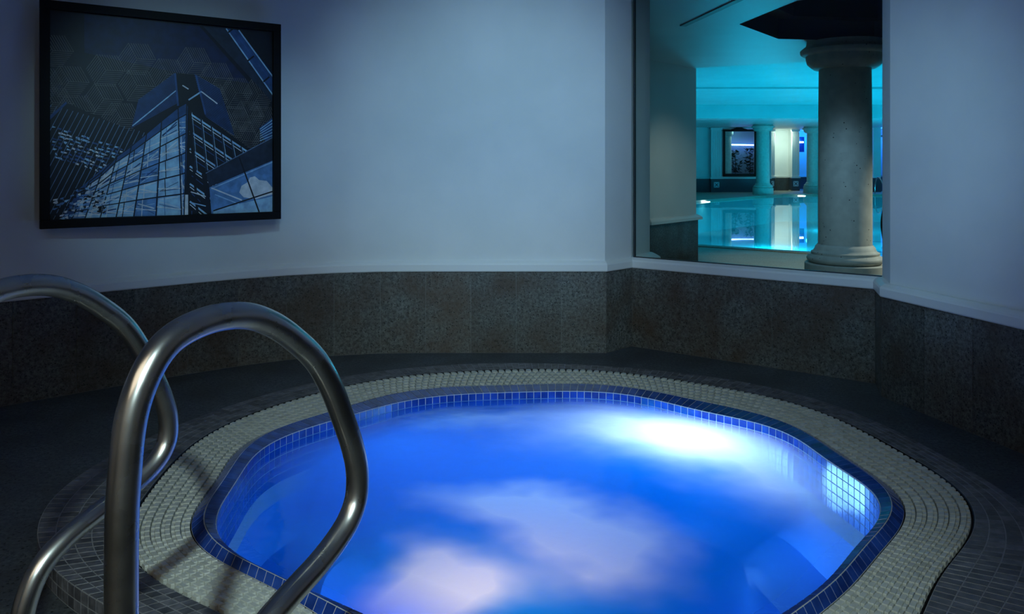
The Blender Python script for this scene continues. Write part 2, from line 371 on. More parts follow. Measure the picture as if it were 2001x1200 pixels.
# ---------------------------------------------------------------- floor
def floor_ring():
    mb = MB(); n = 240
    inner = []; outer = []
    for i in range(n):
        t = 2*PI*i/n; inner.append(pt(FM, t, 0, -.03))
        dx, dy = math.cos(t), math.sin(t); k = 1e9
        if dx > 1e-9: k = min(k, (9.0-CX)/dx)
        if dx < -1e-9: k = min(k, (-5.2-CX)/dx)
        if dy > 1e-9: k = min(k, (8.0-CY)/dy)
        if dy < -1e-9: k = min(k, (-3.4-CY)/dy)
        outer.append(Vector((CX+dx*k, CY+dy*k, 0)))
    mb.grid([inner, outer], closed=True)
    # joints of the big floor slabs: thin raised grout would be too coarse, the slabs are in the material
    return mb.build('floor', M_deck)
fl = floor_ring(); fl['kind'] = 'structure'
mb = MB()
mb.poly([(-7,8,0),(12.9,8,0),(3.58,14.97,0),(-2,19.1,0),(-7,19.1,0)])
mb.poly([(9,-3.4,0),(22,-3.4,0),(22,8,0),(9,8,0)])
mb.poly([(-7,19.1,0),(-2,19.1,0),(-2,22.1,0),(7.83,33.3,0),(13.55,39.7,0),(13.55,48.5,0),(-7,48.5,0)])
mb.poly([(13.55,39.7,0),(40,39.7,0),(40,48.5,0),(13.55,48.5,0)])
o = mb.build('floor_pool_deck', M_pooldeck); o['kind'] = 'structure'

# ---------------------------------------------------------------- room shell
t_ = .377
L = [(.788, 6.62)]
for a in (0,0,0,0,2,12,22,31,38,41,42,42,42,42,42,42,42):
    x, y = L[-1]; L.append((x-t_*math.cos(math.radians(a)), y-t_*math.sin(math.radians(a))))
left_path = L[::-1]                       # from far left to the corner by the window
NL = len(left_path)
A = (1.039, 6.865); B = (2.61, 5.70); Cc = (2.51, 5.38)
R = [Cc]
for i in range(14):
    x, y = R[-1]; R.append((x+t_*math.cos(math.radians(-75.3)), y+t_*math.sin(math.radians(-75.3))))
near = [R[-1], (R[-1][0], -3.0), (left_path[0][0], -3.0), left_path[0]]
path = left_path + [A, B] + R            # one continuous line
iP = NL-1; iA = NL; iB = NL+1; iC = NL+2; iR = len(path)-1
ZCEIL = 3.1
WAIN = [(0.0, 0.0), (0.0, .682), (-.10, .682), (-.10, 0.0)]
CAP = [(-.10,.682), (.012,.682), (.016,.690), (.016,.738), (.008,.752), (-.004,.760), (-.020,.770), (-.10,.770)]
UPPER = [(-.022, .765), (-.022, ZCEIL), (-.14, ZCEIL), (-.14, .765)]

def closed_sweep(mb, rows, m=0):
    # rows: list of profile loops -> closed tube with end caps
    mb.grid(rows, m, closed=True, cap=True)
def wall(name, a, b, upper=True, inset=None):
    """one wall: painted upper part, stone wainscot of separate slabs and a moulded cap"""
    root = empty(name, (0,0,0)); root['kind'] = 'structure'
    if upper:
        mb = MB(); closed_sweep(mb, sweep(path, UPPER if inset is None else [(-inset if k in (0, 1) else d, z) for k, (d, z) in enumerate(UPPER)], sub=(a, b))); mb.build('painted_wall', M_paint, root, auto=20)
    mb = MB(); closed_sweep(mb, sweep(path, [(d-.004, z) for d, z in WAIN], sub=(a, b))); mb.build('wainscot_grout', M_dark_grout, root)
    fr = sweep(path, [(0.0, 0.004), (0.0, .680), (-.05, .680), (-.05, .004)], sub=(a, b))
    mb = MB()
    for i in range(len(fr)-1):
        P0 = Vector(path[a+i]); P1 = Vector(path[a+i+1]); Ln = (P1-P0).length; cuts = [0, 1] if Ln < 1 else [0, .62, 1]
        for u0, u1 in zip(cuts, cuts[1:]):
            g = .0018/Ln
            q0 = [Vector(p).lerp(Vector(r), u0+g) for p, r in zip(fr[i], fr[i+1])]
            q1 = [Vector(p).lerp(Vector(r), u1-g) for p, r in zip(fr[i], fr[i+1])]
            mb.hexa([q0[0], q1[0], q1[3], q0[3], q0[1], q1[1], q1[2], q0[2]][:8] and [q0[3], q1[3], q1[0], q0[0], q0[2], q1[2], q1[1], q0[1]], 0, random.uniform(.80, 1.15))
    mb.build('wainscot', M_stone, root)
    mb = MB(); closed_sweep(mb, sweep(path, CAP, sub=(a, b))); mb.build('wainscot_cap', M_trim, root, auto=14)
    return root
wall('wall_left', 0, iA)
wall('wall_window', iA, iB, upper=False)
wall('wall_right', iB, iR, inset=.052)

# walls behind the camera
mb = MB(); closed_sweep(mb, sweep(near, [(0,0),(0,ZCEIL),(-.14,ZCEIL),(-.14,0)]))
o = mb.build('wall_back', M_paint); o['kind'] = 'structure'

# ceiling: a slab with the octagonal opening outside the window
OC = Vector((4.075, 8.23)); OR = 1.647
octo = [(OC.x+OR*math.cos(math.radians(-14.5+180+45*k)), OC.y+OR*math.sin(math.radians(-14.5+180+45*k))) for k in range(8)]
def ceiling():
    bm = bmesh.new()
    outer = [(-5.4,-3.4),(9.5,-3.4),(16.5,3.0),(16.5,5.85),(4.34,11.91),(2.93,12.64),(-5.4,17.0)]
    vo = [bm.verts.new((x, y, ZCEIL)) for x, y in outer]; vi = [bm.verts.new((x, y, ZCEIL)) for x, y in octo]
    es = [bm.edges.new((vo[i], vo[(i+1) % len(vo)])) for i in range(len(vo))]+[bm.edges.new((vi[i], vi[(i+1) % 8])) for i in range(8)]
    bmesh.ops.triangle_fill(bm, use_beauty=True, edges=es)
    # beam face up to the pool coffer
    z2 = 3.9
    for i in range(len(vo)):
        p, q = outer[i], outer[(i+1) % len(outer)]
        v = [bm.verts.new((*p, ZCEIL)), bm.verts.new((*q, ZCEIL)), bm.verts.new((*q, z2)), bm.verts.new((*p, z2))]
        bm.faces.new(v)
    # recess sides
    me = bpy.data.meshes.new('ceiling'); 
    bmesh.ops.remove_doubles(bm, verts=bm.verts, dist=1e-5)
    bm.to_mesh(me); bm.free(); me.materials.append(M_ceil)
    return put('ceiling', me)
o = ceiling(); o['kind'] = 'structure'
mb = MB(); ins = [(OC.x+(x-OC.x)*.99, OC.y+(y-OC.y)*.99) for x, y in octo]
mb.grid([[(x,y,ZCEIL-.004) for x,y in octo],[(x,y,ZCEIL+.24) for x,y in octo]], 0, closed=True)
inn = [(OC.x+(x-OC.x)*.86, OC.y+(y-OC.y)*.86) for x, y in octo]
mb.grid([[(x,y,ZCEIL+.24) for x,y in octo],[(x,y,ZCEIL+.24) for x,y in inn],[(x,y,ZCEIL+.5) for x,y in inn]], 1, closed=True)
mb.poly([(x,y,ZCEIL+.5) for x,y in inn], 1)
o = mb.build('ceiling_recess', [M_dark_ceil, M_black_ceil]); o['kind'] = 'structure'
# linear slot in the ceiling
mb = MB()
p0 = Vector((1.88, 8.72, ZCEIL)); p1 = Vector((2.13, 7.1, ZCEIL)); d = (p1-p0).normalized(); n_ = Vector((d.y, -d.x, 0))*.035
mb.hexa([p0-n_+Vector((0,0,-.012)), p0+n_+Vector((0,0,-.012)), p1+n_+Vector((0,0,-.012)), p1-n_+Vector((0,0,-.012)), p0-n_+Vector((0,0,.01)), p0+n_+Vector((0,0,.01)), p1+n_+Vector((0,0,.01)), p1-n_+Vector((0,0,.01))])
o = mb.build('ceiling_slot', mat('slot_grey', (.20,.20,.21), .5)); tag(o, 'thin grey linear air slot in the ceiling outside the window', 'air slot')

# jamb outside the glass and the stone-based pier
def stub_wall(name, poly, zt=ZCEIL, inset=.022):
    """free-standing pier: plan polygon (clockwise seen from above), stone base, cap and painted shaft"""
    root = empty(name, (0,0,0)); root['kind'] = 'structure'
    def ring(off, z):
        n = len(poly); out = []
        for i in range(n):
            p = Vector(poly[i]); d0 = (p-Vector(poly[i-1])).normalized(); d1 = (Vector(poly[(i+1)%n])-p).normalized()
            n0 = Vector((d0.y,-d0.x)); n1 = Vector((d1.y,-d1.x)); b = (n0+n1).normalized(); k = off/max(.35, b.dot(n0))
            out.append((p.x+b.x*k, p.y+b.y*k, z))
        return out
    mb = MB(); mb.grid([ring(0,0), ring(0,.682)], closed=True); mb.poly(ring(0,.682)); mb.build('stone_base', M_stone, root)
    mb = MB(); mb.grid([ring(-.02,.682), ring(.05,.682), ring(.055,.70), ring(.05,.725), ring(.02,.75), ring(-.01,.768), ring(-.03,.768)], closed=True)
    mb.build('base_cap', M_trim, root, auto=35)
    mb = MB(); mb.grid([ring(-inset,.765), ring(-inset,zt)], closed=True); mb.build('painted_shaft', M_paint, root)
    return root
# polygons wound so that (dy,-dx) points outwards
stub_wall('wall_jamb', [(.62,7.05),(1.05,7.52),(1.30,7.31),(1.02,6.93)][::-1])
stub_wall('wall_pier', [(2.02,11.58),(.9,12.6),(1.9,13.6),(2.98,12.70)][::-1])

# window: glass pane, black gasket and metal edge strip
def window():
    root = empty('window_1', (0,0,0)); root['kind'] = 'structure'
    a = Vector((A[0], A[1], 0)); b = Vector((B[0]+.03, B[1]-.02, 0)); d = (b-a).normalized(); nn = Vector((-d.y, d.x, 0))
    off = nn*.030
    def q(p, z, k): v = p+off+nn*k; return (v.x, v.y, z)
    mb = MB(); mb.hexa([q(a,.775,0), q(b,.775,0), q(b,.775,.010), q(a,.775,.010), q(a,ZCEIL,0), q(b,ZCEIL,0), q(b,ZCEIL,.010), q(a,ZCEIL,.010)])
    mb.build('window_pane', M_glass, root)
    mb = MB(); mb.hexa([q(a,.7695,-.006), q(b,.7695,-.006), q(b,.7695,.016), q(a,.7695,.016), q(a,.777,-.006), q(b,.777,-.006), q(b,.777,.016), q(a,.777,.016)])
    c = a+d*.014
    mb.hexa([q(a,.77,-.006), q(c,.77,-.006), q(c,.77,.016), q(a,.77,.016), q(a,ZCEIL,-.006), q(c,ZCEIL,-.006), q(c,ZCEIL,.016), q(a,ZCEIL,.016)])
    mb.build('window_gasket', mat('dark_gasket', (.03,.035,.04), .35), root)
window()

# ---------------------------------------------------------------- the hot tub
tub = empty('hot_tub', (CX, CY, 0), 'octagonal built-in hot tub with cobalt tile coping, ivory overflow grating and charcoal mosaic border', 'hot tub')
def local(o): o.matrix_parent_inverse = Matrix.Translation((-CX, -CY, 0)); return o

def tiles(mb, S, us, vs, gap, lift, tone=(.8,1.15), m=0, mirror=False):
    """raised tiles over a surface S(t, v); us = angles (closed), vs = breaks across"""
    n = len(us)
    for i in range(n):
        u0 = us[i]; u1 = us[(i+1) % n]; u1 = u1 if u1 > u0 else u1+2*PI
        for j in range(len(vs)-1):
            p = [S(u0, vs[j]), S(u1, vs[j]), S(u1, vs[j+1]), S(u0, vs[j+1])]
            c = (p[0]+p[1]+p[2]+p[3])/4
            nn = (p[2]-p[0]).cross(p[3]-p[1]).normalized()
            if lift < 0: nn = -nn
            e1 = ((p[1]+p[2])-(p[0]+p[3]))/2; e2 = ((p[2]+p[3])-(p[0]+p[1]))/2
            l1, l2 = e1.length, e2.length
            if l1 < 2.2*gap or l2 < 2.2*gap: continue
            def sh(q, g):
                d = q-c; a = d.dot(e1)/l1; b = d.dot(e2)/l2
                return c+d-e1/l1*math.copysign(g, a)-e2/l2*math.copysign(g, b)
            low = [sh(q, gap*.5) for q in p]; top = [sh(q, gap*.5+.0008)+nn*abs(lift) for q in p]
            t = random.uniform(*tone); k = len(mb.v)
            mb.v += [tuple(q) for q in low+top]
            for f in ((4,5,6,7),(0,1,5,4),(1,2,6,5),(2,3,7,6),(3,0,4,7)):
                mb.f.append([k+x for x in f]); mb.m.append(m); mb.t.append(t)

us = even_angles(FI, .0465)
# coping cross-section from the grating to the water: v 0..1 outer slope to crest, then the drop
def cop(t, v):
    o_ = rad(FO, t); i_ = rad(FI, t); w_ = o_-i_
    if v <= 1:   # outer, gently crowned
        r = o_-w_*.5*v; z = ZP+.002+(ZC-ZP+.006)*math.sin(v*PI/2)
    elif v <= 2:
        r = i_+w_*.5*(2-v); z = ZC+.008-.010*(v-1)**2
    else:        # vertical face under the water
        r = i_; z = ZC-.002-(v-2)*.0465
    return Vector((CX+r*math.cos(t), CY+r*math.sin(t), z))
fine = [2*PI*i/360 for i in range(360)]
mb = MB(); mb.grid([[cop(t, v) for t in us] for v in (0,1,2,3,4,6,9)], closed=True)
cp = local(mb.build('coping', M_grout, tub))
mb = MB(); tiles(mb, cop, us, [0, 1, 2], .0040, .0022, (.7, 1.2)); tiles(mb, cop, us, [2.04, 3, 4, 5, 6, 7], .0040, .0016, (.75, 1.2))
ct = mb.build('coping_tiles', M_blue, cp)
# basin below
mb = MB(); rows = [[cop(t, 9) for t in fine]]
for dr, z in ((-.02,-.45),(-.38,-.46),(-.40,-.85),(-.8,-.90)):
    rows.append([Vector((CX+(rad(FI,t)+dr)*math.cos(t), CY+(rad(FI,t)+dr)*math.sin(t), z)) for t in fine])
mb.grid(rows, closed=True); mb.poly(rows[-1])
local(mb.build('basin', M_basin, tub))

# grating: a dark channel with rows of interlocking ivory blocks
mb = MB(); mb.grid([[pt(FG,t,ZP-.004,.006) for t in fine],[pt(FG,t,ZP-.022,.003) for t in fine],[pt(FO,t,ZP-.022,-.01) for t in fine]], closed=True)
ch = local(mb.build('grating_channel', M_black, tub))
mb = MB(); ug = even_angles(FG, .050); ng = len(ug); ROWS = 6
ggap = .0030
def gs(t, v, z=ZP): 
    r = rad(FO,t)+.004+(rad(FG,t)-rad(FO,t)-.006)*v
    return Vector((CX+r*math.cos(t), CY+r*math.sin(t), z))
for i in range(ng):
    u0 = ug[i]; u1 = ug[(i+1) % ng]; u1 = u1 if u1 > u0 else u1+2*PI; du = u1-u0
    for j in range(ROWS):
        # each block is a T: a wide head and a narrower tail shifted half a step, so the gaps form small zigzags
        sft = .5*(j % 2)
        for (a0, a1, b0, b1) in ((.08, .92, 0.03, .58), (.21, .79, .58, .93)):
            s0 = u0+du*(sft+a0+.0); s1 = u0+du*(sft+a1)
            v0 = (j+b0)/ROWS; v1 = (j+b1)/ROWS
            p = [gs(s0,v0), gs(s1,v0), gs(s1,v1), gs(s0,v1)]
            tn = random.uniform(.9, 1.08)
            zt = Vector((0,0,.006)) if b0 < .5 else Vector((0,0,.003)); k = len(mb.v)
            c = (p[0]+p[1]+p[2]+p[3])/4
            mb.v += [tuple(q-Vector((0,0,.016))) for q in p]+[tuple(q+(c-q)*.04+zt-Vector((0,0,.002))) for q in p]+[tuple(q+(c-q)*.12+zt) for q in p]
            for f in ((8,9,10,11),(4,5,9,8),(5,6,10,9),(6,7,11,10),(7,4,8,11),(0,1,5,4),(1,2,6,5),(2,3,7,6),(3,0,4,7)):
                mb.f.append([k+x for x in f]); mb.m.append(0); mb.t.append(tn)
# thin cross rods that hold the blocks
for j in range(ROWS+1):
    v = min(.985, max(.015, j/ROWS)); mb.grid([[gs(t, v-.008, ZP-.011) for t in fine],[gs(t, v+.008, ZP-.011) for t in fine]], closed=True, tone=.8)
local(mb.build('overflow_grating', M_grate, tub))

# border mosaic and the step face
def bor(t, v):
    g = rad(FG,t)+.010; m_ = rad(FM,t)
    if v <= 1: r = g+(m_-g)*v; z = ZP
    else: r = m_+.0005; z = ZP-(v-1)*ZP
    return Vector((CX+r*math.cos(t), CY+r*math.sin(t), z))
mb = MB(); mb.grid([[bor(t, v) for t in fine] for v in (0, 1, 2)], closed=True)
bd = local(mb.build('border', mat('border_grout', (.30,.31,.32), .85), tub, auto=30))
um = even_angles(FM, .050); mb = MB(); tiles(mb, bor, um, [0,.2,.4,.6,.8,1.0], .004, -.0016, (.6,1.3)); tiles(mb, bor, um, [1.0,1.5,1.98], .004, -.0016, (.7,1.4))
mb.build('border_tiles', M_mosaic, bd)

# water
mb = MB(); NR = 40
mb.grid([[Vector((CX+(rad(FI,t)-.001)*k*math.cos(t), CY+(rad(FI,t)-.001)*k*math.sin(t), ZW)) for t in fine] for k in [1-i/NR for i in range(NR)]], closed=True)
mb.poly([Vector((CX+(rad(FI,t)-.001)/NR*math.cos(t), CY+(rad(FI,t)-.001)/NR*math.sin(t), ZW)) for t in fine])
sw = mb.build('spa_water', M_spa, smooth=True)
ed = sw.data.attributes.new('edge', 'FLOAT', 'POINT')
for i, v in enumerate(sw.data.vertices):
    dx, dy = v.co.x-CX, v.co.y-CY; ed.data[i].value = rad(FI, math.atan2(dy, dx))-math.hypot(dx, dy)
tag(sw, 'glowing blue bubbling water with white foam clouds filling the hot tub', 'water', kind='stuff')

# ---------------------------------------------------------------- handrails
RD = Vector((.468, .884, 0))      # the rails' plane
RAIL = [(0,0),(0,.45),(0,.85),(.004,1.10),(.025,1.225),(.075,1.297),(.15,1.322),(.24,1.318),(.31,1.290),(.375,1.245),(.43,1.195),
        (.475,1.13),(.51,1.06),(.543,.985),(.557,.93),(.553,.875),(.53,.84),(.495,.815),(.44,.79),(.35,.762),(.28,.735),(.225,.695),(.192,.63),(.18,.54),(.18,.40),(.18,.18),(.18,0)]
def rail(loc, label):
    root = empty('handrail', loc, label, 'handrail', 'steel grab rails of the hot tub')
    pts = catmull([(RD.x*s, RD.y*s, z) for s, z in RAIL], 8)
    mb = MB(); mb.grid(tube(pts, .0240, 28), closed=True); mb.build('rail_tube', M_steel, root, smooth=True)
    for s in (0, .18):
        mb = MB(); mb.grid(lathe([(.0245,.022),(.030,.020),(.048,.010),(.052,.004),(.052,.0)], 32), closed=True)
        e = mb.build('floor_flange', M_steel, root, auto=40); e.location = (RD.x*s, RD.y*s, 0)
    return root
rail((-.591, 1.20, 0), 'polished steel grab rail nearest the camera, arching in front of the blue water')
rail((-1.146, 1.55, 0), 'polished steel grab rail at the left edge, behind the larger rail')

# ---------------------------------------------------------------- framed picture
def picture():
    BL = Vector((-3.124, 5.24, 1.153)); BR = Vector((-1.822, 6.20, 1.153)); H_ = 1.512
    ex = (BR-BL).normalized(); W_ = (BR-BL).length; nrm = Vector((ex.y, -ex.x, 0))
    root = empty('framed_picture', tuple(BL), 'large black-framed night photograph of a glass tower hanging on the curved white wall', 'picture')
    Mt = Matrix(((ex.x, 0, -nrm.x, 0), (ex.y, 0, -nrm.y, 0), (0, 1, 0, 0), (0,0,0,1)))   # x right, y up, z into the wall
    def P(x, y, d): v = ex*x+Vector((0,0,y))-nrm*(-d); return v    # d towards the viewer
    fw = .058; th = .05
    mb = MB()
    for (x0,y0,x1,y1) in ((0,0,W_,fw),(0,H_-fw,W_,H_),(0,fw,fw,H_-fw),(W_-fw,fw,W_,H_-fw)):
        mb.hexa([P(x0,y0,0),P(x1,y0,0),P(x1,y0,th),P(x0,y0,th),P(x0,y1,0),P(x1,y1,0),P(x1,y1,th),P(x0,y1,th)])
    mb.build('picture_frame', M_frame, root, bevel=.003)
    mb = MB(); mb.hexa([P(fw,fw,0),P(W_-fw,fw,0),P(W_-fw,fw,.012),P(fw,fw,.012),P(fw,H_-fw,0),P(W_-fw,H_-fw,0),P(W_-fw,H_-fw,.012),P(fw,H_-fw,.012)])
    mb.build('backing_board', M_frame, root)
    iw = W_-2*fw; ih = H_-2*fw
    cols = {'sky':(.004,.006,.016),'navy':(.006,.014,.060),'hexl':(.19,.18,.165),'tower':(.006,.018,.06),'tline':(.035,.10,.28),'glass':(.13,.29,.55),
            'glow':(.40,.66,.95),'white':(.92,.97,1.0),'dark':(.004,.007,.014),'beam':(.018,.030,.055),'mid':(.03,.09,.24),'grid':(.16,.26,.40)}
    keys = list(cols); mats = []
    for k in keys:
        mm = mat('print_'+k, cols[k], .45); mats.append(add_noise(mm, 16, tuple(c*.75 for c in cols[k]), tuple(min(1,c*1.25) for c in cols[k])))
    mb = MB(); lay = [0]
    # crop coordinates (0..1304, 0..1200) of the print's corners, to place traced shapes
    TL, TR, BR_, BL_ = (95,38),(1230,150),(1227,1090),(92,1125)
    def uv(px, py):
        # inverse bilinear by a few Newton steps
        u, v = .5, .5
        for _ in range(8):
            x = (1-u)*(1-v)*TL[0]+u*(1-v)*TR[0]+u*v*BR_[0]+(1-u)*v*BL_[0]; y = (1-u)*(1-v)*TL[1]+u*(1-v)*TR[1]+u*v*BR_[1]+(1-u)*v*BL_[1]
            xu = (1-v)*(TR[0]-TL[0])+v*(BR_[0]-BL_[0]); xv = (1-u)*(BL_[0]-TL[0])+u*(BR_[0]-TR[0])
            yu = (1-v)*(TR[1]-TL[1])+v*(BR_[1]-BL_[1]); yv = (1-u)*(BL_[1]-TL[1])+u*(BR_[1]-TR[1])
            D = xu*yv-xv*yu; ex_, ey_ = px-x, py-y; u += (ex_*yv-xv*ey_)/D; v += (xu*ey_-yu*ex_)/D
        # perspective correction across (left side nearer)
        k = .845; u = u/(u+(1-u)*1.0) if False else u*1.0/(k+(1-k)*u) if False else (u/k)/(u/k+(1-u)) if False else u
        return u, v
    def clip(poly):
        for ax, lim, sg in ((0,0,1),(0,1,-1),(1,0,1),(1,1,-1)):
            out = []
            for i in range(len(poly)):
                a, b = poly[i-1], poly[i]; da = (a[ax]-lim)*sg; db = (b[ax]-lim)*sg
                if (da >= 0) != (db >= 0):
                    t = da/(da-db); out.append((a[0]+(b[0]-a[0])*t, a[1]+(b[1]-a[1])*t))
                if db >= 0: out.append(b)
            poly = out
            if len(poly) < 3: return []
        return poly
    def shape(pts, col, z, raw=False):
        q = clip([uv(*p) for p in pts] if not raw else pts)
        if len(q) >= 3: mb.poly([P(fw+u*iw, fw+(1-v)*ih, .0122+z*.00025) for u, v in q], keys.index(col))
    def line(a, b, w, col, z):
        dx, dy = b[0]-a[0], b[1]-a[1]; l = math.hypot(dx, dy) or 1; nx, ny = -dy/l*w/2, dx/l*w/2
        shape([(a[0]+nx,a[1]+ny),(b[0]+nx,b[1]+ny),(b[0]-nx,b[1]-ny),(a[0]-nx,a[1]-ny)], col, z)
    def lerp(a, b, t): return (a[0]+(b[0]-a[0])*t, a[1]+(b[1]-a[1])*t)
    def quadgrid(q, nx, ny, w, col, z, wy=None):
        for i in range(nx+1): line(lerp(q[0],q[1],i/nx), lerp(q[3],q[2],i/nx), w, col, z)
        for j in range(ny+1): line(lerp(q[0],q[3],j/ny), lerp(q[1],q[2],j/ny), wy or w, col, z+1)
    shape([(0,0),(1,0),(1,1),(0,1)], 'sky', 0, True)
    shape([(250,60),(820,120),(1100,420),(700,360),(420,300),(250,260)], 'navy', 1)
    # hexagons of hatched rhombs
    S_ = 92
    def hexa(cx, cy):
        for r in range(3):
            a0 = math.radians(3+60*(2*r)); a1 = a0+PI/3; a2 = a0+2*PI/3
            o0 = (cx, cy); pa = (cx+S_*math.cos(a0), cy+S_*math.sin(a0)); pb = (cx+S_*math.cos(a1), cy+S_*math.sin(a1)); pc = (cx+S_*math.cos(a2), cy+S_*math.sin(a2))
            q = [o0, pa, pb, pc]
            for k in range(9):
                t = k/8; line(lerp(q[0],q[3],t), lerp(q[1],q[2],t), 2.2, 'hexl', 2)
    for (cx, cy) in ((110,250),(180,410),(350,350),(340,500),(500,290),(500,430),(60,420),(210,560),(650,370),(420,600),(790,310),(640,240+260),(910,390),(1020,470),(880,500),(1090,590),(1150,480),(1180,620),(1010,620),(1060,720),(1200,740),(930,640),(110,520)):
        if (cx, cy) == (640, 500): continue
        hexa(cx, cy)
    # left lattice building
    lb = [(92,600),(160,515),(520,690),(430,800),(160,1130),(92,1130)]
    shape(lb, 'dark', 4)
    for k in range(20):
        xx = 92+k*24; line((xx+10, 530+k*8), (xx-230, 1060+k*8), 3, 'grid', 6)
    random.seed(3)
    for r in range(9):
        for c in range(26):
            if random.random() < .62:
                x = 105+c*13+random.uniform(-3,3); y = 640+r*19+(x-105)*.36+random.uniform(-3,3)
                if x < 430: shape([(x,y),(x+random.uniform(7,20),y+6),(x+random.uniform(7,18),y+random.uniform(9,17)),(x-2,y+9)], random.choice(['glow','glow','white','tline','mid']), 5)
    shape([(92,590),(165,515),(172,522),(96,608)], 'tline', 7)
    # the central tower: two upper wings
    lw = [(505,505),(690,365),(700,520),(470,650)]; rw = [(790,370),(930,450),(1010,690),(850,590)]
    ld = [(690,365),(790,370),(850,590),(700,520)]
    shape(ld, 'dark', 8); shape(lw, 'tower', 9); shape(rw, 'tower', 9)
    for k in range(22): line(lerp(lw[0],lw[3],k/21), lerp(lw[1],lw[2],k/21), 2.4, 'tline', 10)
    for k in range(22): line(lerp(rw[0],rw[3],k/21), lerp(rw[1],rw[2],k/21), 2.4, 'tline', 10)
    line((475,640),(695,455),6,'glow',11); line((760,505),(830,460),8,'glow',11); line((830,462),(915,525),6,'white',11); line((690,365),(705,535),10,'tline',11); line((800,375),(850,580),9,'tline',11)
    line((728,428),(760,448),6,'white',11)
    # lit curtain-wall, left face: big glowing panes
    lf = [(440,765),(750,520),(735,1105),(230,1120)]
    shape([(230,960),(440,765),(750,520),(760,560),(735,1115),(140,1125)], 'mid', 12)
    colx = [(750,520,735,1110),(705,545,722,1110),(620,615,590,1112),(545,680,480,1114),(470,745,395,1116),(400,800,320,1118),(330,880,250,1120),(270,930,190,1122)]
    rowt = [0,.10,.27,.44,.62,.80,1.0]
    for i in range(len(colx)-1):
        a = colx[i]; b = colx[i+1]
        for j in range(6):
            t0, t1 = rowt[j], rowt[j+1]
            q = [lerp(b[:2],b[2:],t0), lerp(a[:2],a[2:],t0), lerp(a[:2],a[2:],t1), lerp(b[:2],b[2:],t1)]
            cc = (sum(p[0] for p in q)/4, sum(p[1] for p in q)/4)
            shape([lerp(p, cc, .08) for p in q], 'mid' if j == 0 else ('glass' if (i < 1 or i > 5 or random.random() < .35) else 'glow'), 13)
            if j:
                for _ in range(4):
                    s0, s1 = random.random(), random.random(); e0 = lerp(q[0],q[3],s0*.9+.05); e1 = lerp(q[1],q[2],s1*.9+.05)
                    line(lerp(e0,e1,.1), lerp(e0,e1,.9), random.choice([3,4,6]), random.choice(['white','white','glow','mid']), 14)
                line(lerp(q[0],q[1],.3), lerp(q[3],q[2],.35), 4, random.choice(['white','dark','glass']), 15)
                line(lerp(q[0],q[3],.5), lerp(q[1],q[2],.7), 5, 'white', 15)
    for a in colx: line(a[:2], a[2:], 5, 'dark', 16)
    for t in rowt: 
        for i in range(len(colx)-1): line(lerp(colx[i][:2],colx[i][2:],t), lerp(colx[i+1][:2],colx[i+1][2:],t), 5, 'dark', 17)
    # right face: open steel frames
    rf = [(755,545),(1090,765),(1000,860),(800,1100)]
    shape([(755,545),(850,590),(1110,770),(880,910),(865,1095),(740,1105)], 'dark', 12)
    for k in range(6):
        y0 = 575+k*92; line((765,y0),(1080-k*45,y0+200-k*26), 9, 'glow', 14); line((765,y0+16),(1060-k*45,y0+206-k*26), 4, 'white', 14); line((775,y0+50),(1000-k*45,y0+190-k*24), 4, 'mid', 14)
    for k in range(6):
        x0 = 770+k*55; line((x0,560+k*38),(x0+28,880-k*6), 7, 'beam', 15); line((x0+8,570+k*38),(x0+36,880-k*6), 2.5, 'glow', 15)
    line((762,545),(805,1100), 14, 'dark', 16); line((745,1000),(745,1105),22,'white',13); line((840,890),(870,1095),26,'dark',16)
    line((770,985),(850,1010),5,'white',17); line((765,1040),(850,1060),5,'glow',17)
    # right low building with glazed hall
    shape([(850,890),(1232,700),(1232,820),(870,960)], 'beam', 18)
    shape([(870,962),(1232,822),(1232,1100),(880,1100)], 'glass', 18)
    shape([(1035,990),(1048,955),(1085,935),(1095,912),(1125,905),(1150,925),(1195,930),(1228,965),(1228,1000),(1130,1025),(1060,1015)], 'white', 19); shape([(890,1080),(1228,1010),(1228,1090),(890,1100)], 'glow', 19)
    line((880,965),(1050,1030), 7, 'white', 20); line((900,1000),(1060,1060),5,'glow',20); line((880,970),(1232,830), 6, 'glow', 20); line((890,1085),(1228,985),7,'dark',21)
    line((1035,805),(1150,1095), 8, 'dark', 22); line((850,890),(870,1100), 10, 'dark', 22); line((850,888),(1232,702),4,'grid',22)
    # far tower at right
    shape([(1150,655),(1230,600),(1232,700),(1185,720)], 'mid', 12)
    for k in range(6): line((1155,660+k*12),(1230,612+k*16), 4, 'glow', 13)
    # bridge edge at top right
    shape([(840,120),(960,130),(1232,420),(1232,520)], 'beam', 8); shape([(960,130),(1030,140),(1232,360),(1232,480)], 'mid', 9)
    line((965,132),(1232,480),7,'glow',10); line((1035,140),(1232,385),7,'glow',10); line((1000,135),(1232,420),5,'tline',10)
    shape([(1040,140),(1232,150),(1232,380)], 'dark', 9)
    for (x, y) in ((990,140),(1100,290),(1190,400)): line((x-14,y+12),(x+22,y-14),9,'dark',11)
    # lower-left bright scatter
    for _ in range(150):
        x = random.uniform(100,345); y = random.uniform(1000,1120)+(-40 if 185 < x < 330 else 0)
        if random.random() < (.9 if 180 < x < 335 and y < 1075 else .4): shape([(x,y),(x+random.uniform(8,24),y-4),(x+random.uniform(6,18),y+random.uniform(5,13)),(x-3,y+7)], random.choice(['white','glow','glass','dark']), 23)
    random.seed(11)
    mb.build('photo_print', mats, root)
picture()

